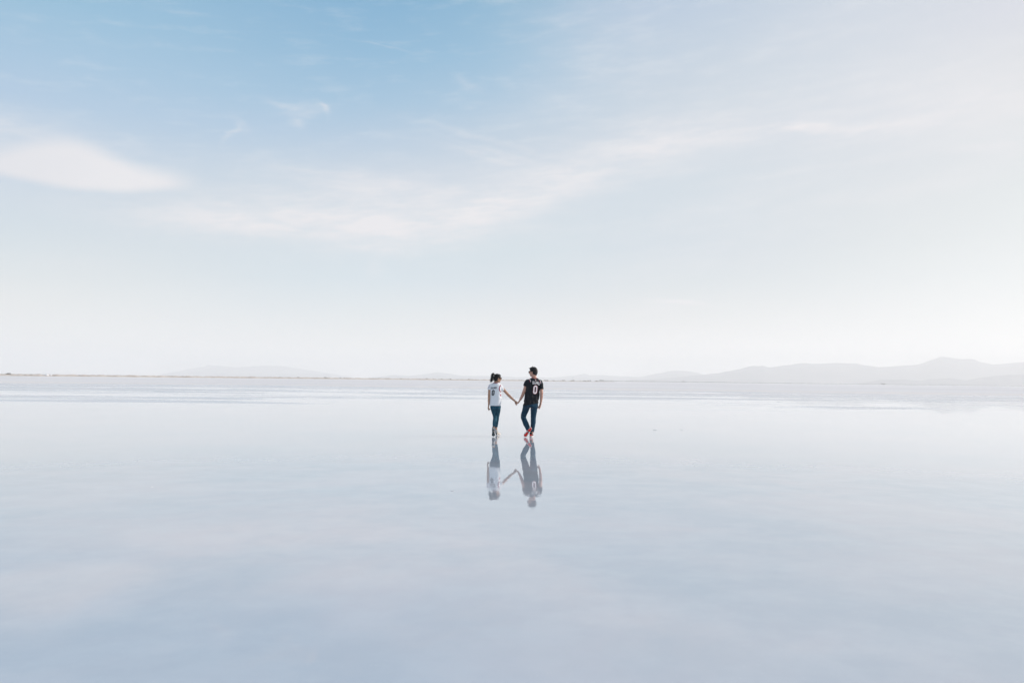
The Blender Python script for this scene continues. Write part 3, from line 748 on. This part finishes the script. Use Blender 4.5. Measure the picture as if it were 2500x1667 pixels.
# ---- the man ---------------------------------------------------------------
def build_man():
    T = .05; yaw = R(15)
    body = MB()
    c = K(1112, 212, T + .02); FwM = (-math.sin(R(62)), math.cos(R(62)))
    g, Fw, Rt, U = head(body, c, FwM, R(-3), 1.02)
    body.tube([K(1120, 255, T), K(1128, 310, T - .005), K(1132, 375, T)], [.056, .058, .072], 16)
    body.loft(torso_secs([(350, 1085, 1185, .05, 0), (385, 1020, 1225, .065, 0), (450, 1000, 1235, .09, 0), (560, 985, 1228, .10, 0), (700, 970, 1205, .095, 0), (820, 945, 1190, .10, 0), (900, 935, 1185, .095, 0)], T, yaw, 0), 24)
    # arms
    la = [K(1010, 418, T), K(968, 500, T - .01), K(930, 605, T - .02), K(905, 670, T + .02), K(865, 748, T + .05)]
    body.tube(la, [.042, .047, .041, .039, .029], 14)
    ra = [K(1240, 424, T), K(1264, 520, T - .02), K(1272, 620, T - .04), K(1268, 700, T - .01), K(1258, 800, T + .03)]
    body.tube(ra, [.040, .040, .040, .037, .027], 14)
    hand(body, K(862, 750, T + .05), K(822, 812, T + .04) - K(862, 750, T + .05), Vector((-.75, .2, .45)), 1, 1.08, curl=(42, 34, 20, 12), thumb=48, spread=9)
    hand(body, K(1257, 806, T + .03), K(1234, 900, T + .05) - K(1257, 806, T + .03), Vector((-.8, -.35, 0)), -1, 1.08, curl=(14, 26, 34, 40), thumb=22, spread=6)
    # legs inside the jeans
    lk = K(924, 1064, .30); lan = K(1040, 1318, .03)
    body.tube(catmull([K(985, 868, T + .01), K(962, 955, T + .14), lk, K(940, 1130, .24), K(972, 1210, .15), K(1002, 1275, .08), lan], 3), [.07, .066, .06, .056, .052, .05, .048, .046, .046, .046, .046, .046, .044, .04, .036, .034, .034, .034, .034], 12)
    rk = K(1114, 1090, .10); ran = K(1090, 1385, .06)
    body.tube(catmull([K(1131, 868, T), K(1123, 960, T + .03), rk, K(1112, 1180, .09), K(1100, 1285, .07), ran], 3), [.07, .066, .06, .056, .052, .05, .048, .046, .046, .046, .044, .04, .036, .034, .034, .034], 12)
    body.tube([lan, K(1000, 1390, .02)], [.034, .028], 10); body.tube([ran, K(1080, 1420, .12)], [.034, .028], 10)
    man = remesh(body, 'person', m_skin_m, .0045, 2)
    tag(man, 'man in a black number 0 jersey, dark jeans and red soled sneakers, walking away', 'person')
    # hair
    h = hair_cap(g, Fw, Rt, U, c, 1.02, man, 'short')
    tf = MB(); rnd = random.Random(4)
    for _ in range(420):
        a = rnd.uniform(0, 2 * math.pi); z = rnd.uniform(-.55, 1)
        dr = (Fw * math.cos(a) + Rt * math.sin(a)) * math.sqrt(max(0, 1 - z * z)) + U * z
        f = dr.dot(Fw)
        if z < .45 and f > .35: continue
        if z < .0 and f > -.1: continue
        p = c + Fw * -.012 + U * .014 + Vector(dr.normalized()) * .082
        p = p + dr * .012
        L = rnd.uniform(.018, .030) if z < .6 else rnd.uniform(.028, .042)
        strand(tf, p, (dr * .22 + Fw * .5 * max(z, 0) - U * .5 * (z < .5) + Vector((rnd.gauss(0, .25), rnd.gauss(0, .25), rnd.gauss(0, .2)))), Vector((.25, 0, .1)), L, .0035)
    for q in range(7):
        p = g(.02 + q * .004, -.02 + q * .006, .108); strand(tf, p, U * .7 + Vector((.9, 0, 0)) + Vector((rnd.gauss(0, .2), 0, rnd.gauss(0, .2))), Vector((.2, 0, .1)), .045, .003)
    for q in range(8):
        p = g(.085, -.02 + q * .006, .085); strand(tf, p, Fw * 1 + U * .2 + Vector((rnd.gauss(0, .2), 0, rnd.gauss(0, .2))), Vector((0, 0, -.3)), .035, .003)
    tf.build('hair_tufts', m_hair, h)
    glasses(g, Fw, Rt, U, 1.02, man)
    # jersey
    j = MB()
    j.loft(torso_secs([(338, 1082, 1186, .052, 0), (352, 1050, 1212, .066, -.004), (372, 1012, 1240, .085, -.006), (400, 988, 1258, .103, -.008), (450, 980, 1254, .118, 0),
                       (520, 974, 1242, .122, 0), (600, 963, 1232, .120, 0), (680, 955, 1224, .118, 0), (750, 943, 1216, .118, .01), (800, 932, 1208, .121, .025), (832, 920, 1204, .124, .036)], T, yaw, 0), 32, 2.3)
    j.ell(K(1012, 402, T), Vector((.068, 0, 0)), Vector((0, .070, 0)), Vector((0, 0, .058)))
    j.ell(K(1240, 412, T), Vector((.062, 0, 0)), Vector((0, .070, 0)), Vector((0, 0, .060)))
    j.tube([K(1010, 398, T), K(985, 430, T - .005), K(962, 492, T - .01)], [.062, .062, .056], 18, round_ends=False)
    j.tube([K(1240, 405, T), K(1260, 455, T - .01), K(1270, 548, T - .02)], [.058, .052, .047], 18, round_ends=False)
    def dj(co, n):
        p = co - c; back = max(0, -n.y)
        low = min(1, max(0, (1.30 - co.z) / .35))
        f1 = noise.noise(Vector((p.x * 17 + p.z * 4.5, 1.3, p.z * 3.2 - p.x * 2)))
        f2 = noise.noise(Vector((p.x * 9 - p.z * 9, 4.1, p.z * 12 + p.x * 9)))
        f3 = noise.noise(Vector((p.x * 34, 7.7, p.z * 22)))
        return .004 + low * (.016 * f1 + .010 * f2) + .006 * f2 * (1 - low) + .003 * f3
    jr = remesh(j, 'jersey', m_black, .006, 3, dj, man); jr['label'] = 'black jersey with white number 0'
    bs = bvh_of(jr)
    nb = zero('number', 1150, 557, 37, 80, 23, .09, bs, m_pwhite, m_red, m_red, jr); nb['label'] = 'white number 0 edged in red'
    lettering('LILLARD', 1096, 1238, 424, 52, 12, 12, bs, m_pwhite, jr)
    lg = decal('league_badge', [(1154, 362), (1167, 362), (1167, 390), (1154, 390)], [(0, 1, 2, 3)], bs, m_pwhite, jr, .004)
    decal('badge_half', [(1161, 364), (1166, 364), (1166, 388), (1161, 388)], [(0, 1, 2, 3)], bs, m_red, lg, .0052)
    for side, pts in ((-1, [(1028, 350), (1042, 362), (1053, 382), (1060, 410)]), (1, [(1238, 376), (1247, 398), (1252, 420), (1254, 442)])):
        s1 = stripe('shoulder_stripe', pts, 9, bs, m_pwhite, jr, .004, -3); stripe('stripe_edge', pts, 7, bs, m_red, s1, .0045, 6)
    cl = MB(); n = 28; pl = []
    for k in range(n + 1):
        a = 2 * math.pi * k / n; pl.append(K(1134 + 60 * math.cos(a) , 336 + 9 * math.cos(a) + 8 * -math.sin(a) * -1, T + .072 * math.sin(a)))
    cl.tube(pl, [.0042] * (n + 1), 6, round_ends=False); cl.build('collar', m_red, jr)
    # jeans
    t = MB()
    t.loft(torso_secs([(790, 945, 1203, .105, 0), (830, 932, 1206, .115, 0), (875, 915, 1207, .118, 0), (898, 914, 1203, .105, 0)], T, yaw * .6, 0), 28)
    P = catmull([K(985, 868, T + .01), K(962, 955, T + .14), lk, K(940, 1130, .24), K(972, 1210, .15), K(1002, 1275, .08), K(1022, 1338, .05)], 4)
    rad = [.094, .082, .069, .067, .071, .062, .050]
    def ri(rad, i, k=4):
        a = min(i // k, len(rad) - 2); f = i / k - a; return rad[a] * (1 - f) + rad[a + 1] * f
    t.tube(P, [ri(rad, i) for i in range(len(P))], 18)
    P = catmull([K(1131, 868, T), K(1123, 960, T + .03), rk, K(1112, 1180, .09), K(1100, 1285, .07), K(1092, 1362, .055)], 4)
    rad = [.095, .083, .067, .065, .053, .046]
    t.tube(P, [ri(rad, i) for i in range(len(P))], 18, round_ends=False)
    def dj2(co, n):
        f1 = noise.noise(Vector((co.x * 8, co.y * 8, co.z * 26))); f2 = noise.noise(co * 30)
        k = math.exp(-((co.z - .50) / .10) ** 2) + math.exp(-((co.z - .12) / .09) ** 2) * 1.3 + math.exp(-((co.z - .76) / .08) ** 2) * .8
        return .0065 * f1 * min(k, 1.3) + .0025 * f2
    jn = remesh(t, 'jeans', m_jeans_m, .006, 3, dj2, man)
    b2 = bvh_of(jn)
    stripe('back_pocket', [(1140, 850), (1172, 846)], 0.1, b2, m_jeans_m, jn) if False else None
    mats = dict(upper=m_sblack, mid=m_swhite, out=m_swhite, pad=m_sred, pad2=m_sblack, tab=m_sred, lace=m_swhite, patch=m_sred)
    toe = K(946, 1452, -.005); heel = K(1076, 1288, -.035)
    s = shoe(toe, heel, Vector((.05, -1, -.12)), .285, .108, mats, man); s['label'] = 'lifted sneaker showing its red sole'
    hz = K(1062, 1455, .0); hz.z = .004; tz = hz + Vector((.04, .28, 0))
    shoe(tz, hz, Vector((0, 0, -1)), .285, .108, mats, man)
    return man
man = build_man()

# ---- the woman --------------------------------------------------------------
def build_woman():
    T = .20; yaw = R(-20)
    body = MB()
    c = K(428, 333, T); FwW = (math.sin(R(66)), math.cos(R(66)))
    g, Fw, Rt, U = head(body, c, FwW, R(-2), .93)
    body.tube([K(412, 365, T), K(402, 405, T), K(396, 460, T)], [.046, .046, .060], 16)
    body.loft(torso_secs([(440, 350, 450, .045, 0), (468, 312, 470, .05, 0), (520, 296, 478, .08, 0), (620, 292, 480, .08, 0), (720, 300, 478, .075, 0), (820, 298, 485, .085, 0), (900, 300, 485, .085, 0)], T, yaw, 0), 24)
    ra = [K(482, 492, T), K(535, 545, T + .01), K(632, 655, T + .03), K(690, 712, T - .02), K(750, 766, T - .09)]
    body.tube(ra, [.034, .038, .035, .032, .023], 14)
    la = [K(294, 494, T - .02), K(272, 570, T - .03), K(265, 680, T - .03), K(262, 760, T - .01), K(262, 842, T + .02)]
    body.tube(la, [.032, .032, .029, .027, .021], 14)
    hand(body, K(752, 766, T - .09), K(800, 806, T - .10) - K(752, 766, T - .09), Vector((.5, -.3, -.8)), 1, .93, curl=(34, 38, 44, 50), thumb=25, spread=3)
    hand(body, K(262, 846, T + .02), K(252, 905, T + .03) - K(262, 846, T + .02), Vector((.85, -.2, 0)), 1, .93, curl=(18, 30, 38, 44), thumb=25, spread=6)
    lk = K(380, 1075, T + .08); lan = K(362, 1296, -.09)
    rk = K(418, 1080, T + .15); ran = K(402, 1305, .47)
    wl = [K(348, 885, T), K(360, 960, T + .07), lk, K(376, 1150, T + .02), K(368, 1215, T - .15), K(364, 1272, -.07)]
    wr = [K(432, 885, T), K(430, 965, T + .08), rk, K(412, 1150, T + .21), K(406, 1215, T + .24), K(402, 1270, .45)]
    body.tube(catmull(wl, 3) + [lan], [.06, .057, .052, .048, .042, .037, .034, .034, .034, .034, .033, .031, .029, .027, .026, .025, .027], 12)
    body.tube(catmull(wr, 3) + [ran], [.06, .057, .052, .048, .042, .037, .036, .036, .036, .034, .033, .031, .029, .027, .026, .026, .028], 12)
    body.tube([lan, K(354, 1345, -.10)], [.030, .026], 10); body.tube([ran, K(406, 1392, .48)], [.031, .027], 10)
    wm = remesh(body, 'person', m_skin_w, .0045, 2)
    tag(wm, 'woman with a black ponytail, white number 0 jersey and teal jeans, walking away', 'person')
    h = hair_cap(g, Fw, Rt, U, c, .95, wm, 'tied')
    tf = MB(); rnd = random.Random(11)
    tie = K(366, 272, T - .06)
    pp = [tie, K(346, 254, T - .10), K(328, 285, T - .12), K(326, 338, T - .12), K(310, 396, T - .11)]
    tf.tube(catmull(pp, 5), [.016 + .016 * math.sin(math.pi * min(1, k / 20 * 1.05)) for k in range(21)], 10)
    for _ in range(190):
        o_ = Vector((rnd.gauss(0, 1), rnd.gauss(0, 1), rnd.gauss(0, 1))); e = rnd.uniform(.75, 1.12)
        q = [pp[0]] + [pp[k] + o_ * (.009, .013, .016, .020)[k - 1] * (1 if k < 4 else e) for k in range(1, 5)]
        q[4] = q[3] + (q[4] - q[3]) * e
        P = catmull(q, 3); tf.tube(P, [.0032 * (1 - .75 * k / len(P)) for k in range(len(P))], 4, round_ends=False)
    for _ in range(260):       # combed strands over the crown towards the tie
        a = rnd.uniform(0, 2 * math.pi); z = rnd.uniform(-.1, 1)
        dr = ((Fw * math.cos(a) + Rt * math.sin(a)) * math.sqrt(1 - z * z) + U * z)
        if dr.dot(Fw) > .55 and z < .5: continue
        p = c + Fw * -.010 + U * .012 + Vector(dr) * .090
        d_ = (tie - p); 
        if d_.length < .03: continue
        m_ = (p + tie) / 2; m_ = c + (m_ - c).normalized() * .103
        tf.tube(catmull([p, m_, tie], 3), [.0026] * 7, 4, round_ends=False)
    for _ in range(26):
        p = c + Vector((rnd.gauss(0, .03), rnd.gauss(0, .03), .095)); strand(tf, p, Vector((rnd.gauss(0, .6), rnd.gauss(0, .6), .5)), Vector((0, 0, -.6)), .035, .0018)
    for _ in range(30):
        p = g(-.075 + rnd.gauss(0, .01), rnd.gauss(0, .025), -.06); strand(tf, p, Vector((rnd.gauss(-.1, .3), rnd.gauss(0, .2), -1)), Vector((0, 0, -.4)), .04, .0022)
    tf.build('ponytail', m_hair, h)
    tt = MB(); tt.tube([K(372, 278, T - .055), K(362, 268, T - .065)], [.017, .017], 12); tt.build('hair_tie', m_frame, h)
    glasses(g, Fw, Rt, U, .93, wm)
    j = MB()
    j.loft(torso_secs([(428, 352, 446, .046, 0), (440, 325, 466, .058, 0), (456, 298, 484, .074, -.004), (480, 280, 498, .09, -.004), (530, 272, 502, .100, 0), (600, 272, 499, .100, 0),
                       (680, 276, 497, .098, 0), (760, 281, 498, .098, 0), (830, 284, 499, .102, 0), (862, 285, 498, .103, 0)], T, yaw, 0), 32, 2.3)
    j.ell(K(476, 486, T), Vector((.054, 0, 0)), Vector((0, .056, 0)), Vector((0, 0, .050)))
    j.ell(K(300, 484, T - .01), Vector((.050, 0, 0)), Vector((0, .054, 0)), Vector((0, 0, .050)))
    j.tube([K(470, 482, T), K(505, 520, T + .005), K(538, 570, T + .01)], [.052, .050, .047], 18, round_ends=False)
    j.tube([K(298, 480, T - .01), K(277, 510, T - .02), K(268, 558, T - .03)], [.046, .042, .040], 18, round_ends=False)
    def dj(co, n):
        p = co - c
        f1 = noise.noise(Vector((p.x * 10 + p.z * 12, 2.3, p.z * 9 - p.x * 12))); f2 = noise.noise(Vector((p.x * 22, 4.1, p.z * 7))); f3 = noise.noise(p * 36)
        low = min(1, max(0, (1.15 - co.z) / .3)); right = min(1, max(0, (p.x + .06) / .12))
        return .003 + .006 * f1 * (.4 + right) + .004 * f2 * low + .0018 * f3
    jr = remesh(j, 'jersey', m_white, .006, 3, dj, wm); jr['label'] = 'white jersey with black number 0'
    bs = bvh_of(jr)
    zero('number', 345, 615, 26, 54, 18, .10, bs, m_pblack, None, m_grey, jr)['label'] = 'black number 0'
    lettering('LILLARD', 301, 413, 521, 36, 4, -2, bs, m_pblack, jr)
    st = stripe('armhole_stripe', [(494, 468), (478, 492), (467, 528), (470, 568), (492, 604)], 14, bs, m_maroon, jr, .0038)
    stripe('armhole_stripe', [(272, 470), (266, 500), (264, 530)], 6, bs, m_maroon, jr, .0038)
    stripe('stripe_edge', [(494, 468), (478, 492), (467, 528), (470, 568), (492, 604)], 3, bs, m_red, st, .0044, 8)
    stripe('side_stripe', [(486, 645), (488, 664), (493, 680)], 15, bs, m_red, jr, .0038)
    cl = MB(); n = 28; pl = []
    for k in range(n + 1):
        a = 2 * math.pi * k / n; pl.append(K(399 + 52 * math.cos(a), 430 + 4 * math.cos(a), T + .060 * math.sin(a)))
    cl.tube(pl, [.008] * (n + 1), 6, round_ends=False); cl.build('collar', m_maroon, jr)
    t = MB()
    t.loft(torso_secs([(835, 292, 492, .090, 0), (870, 290, 494, .097, 0), (910, 296, 493, .097, 0), (935, 305, 486, .085, 0)], T, yaw * .5, 0), 28)
    def ri(rad, i, k=4):
        a = min(i // k, len(rad) - 2); f = i / k - a; return rad[a] * (1 - f) + rad[a + 1] * f
    P = catmull(wl, 4)
    rad = [.083, .070, .050, .052, .046, .037]
    t.tube(P, [ri(rad, i) for i in range(len(P))], 18, round_ends=False)
    P = catmull(wr, 4)
    rad = [.083, .073, .055, .054, .046, .037]
    t.tube(P, [ri(rad, i) for i in range(len(P))], 18, round_ends=False)
    def dj2(co, n):
        return .004 * noise.noise(Vector((co.x * 10, co.y * 10, co.z * 28))) + .002 * noise.noise(co * 30)
    remesh(t, 'jeans', m_jeans_w, .005, 3, dj2, wm)
    mats = dict(upper=m_sblack, mid=m_sblack, out=m_sgrey, pad=m_sgrey, pad2=m_sblack, tab=m_cream, lace=m_swhite, patch=m_cream)
    mats2 = dict(upper=m_cream, mid=m_swhite, out=m_sgrey, pad=m_sgrey, pad2=m_sblack, tab=m_sblack, lace=m_sblack, patch=m_sblack)
    toe = K(350, 1462, .01); heel = K(347, 1322, -.15)
    s = shoe(toe, heel, Vector((0, -.76, -.65)), .245, .088, mats, wm, style='b'); s['label'] = 'lifted sneaker showing its grey sole'
    hz = K(405, 1436, .45); hz.z = .004; tz = hz + Vector((.085, .22, 0))
    shoe(tz, hz, Vector((0, 0, -1)), .245, .088, mats2, wm, style='b')['label'] = 'cream and black sneaker planted on the ground'
    for a_, b_ in ((lan, K(356, 1330, -.10)), (ran, K(404, 1375, .48))):
        k_ = MB(); k_.tube([a_ + (b_ - a_) * .35, b_], [.036, .036], 14); k_.build('sock', m_sock, wm)
    return wm
woman = build_woman()

# ------------------------------------------------------------------ haze
hm = bpy.data.materials.new('haze air'); hm.use_nodes = True; ht = hm.node_tree; ht.nodes.clear()
pv_ = ht.nodes.new('ShaderNodeVolumePrincipled'); ho = ht.nodes.new('ShaderNodeOutputMaterial')
pv_.inputs['Color'].default_value = (1.0, 0.993, 0.978, 1); pv_.inputs['Density'].default_value = HAZE; pv_.inputs['Anisotropy'].default_value = 0.2
ht.links.new(pv_.outputs[0], ho.inputs['Volume'])
hz_ = box(-24000, 24000, -2500, 24000, -25, HAZE_TOP).build('haze', hm, smooth=False)
tag(hz_, 'pale haze over the flat', kind='stuff')
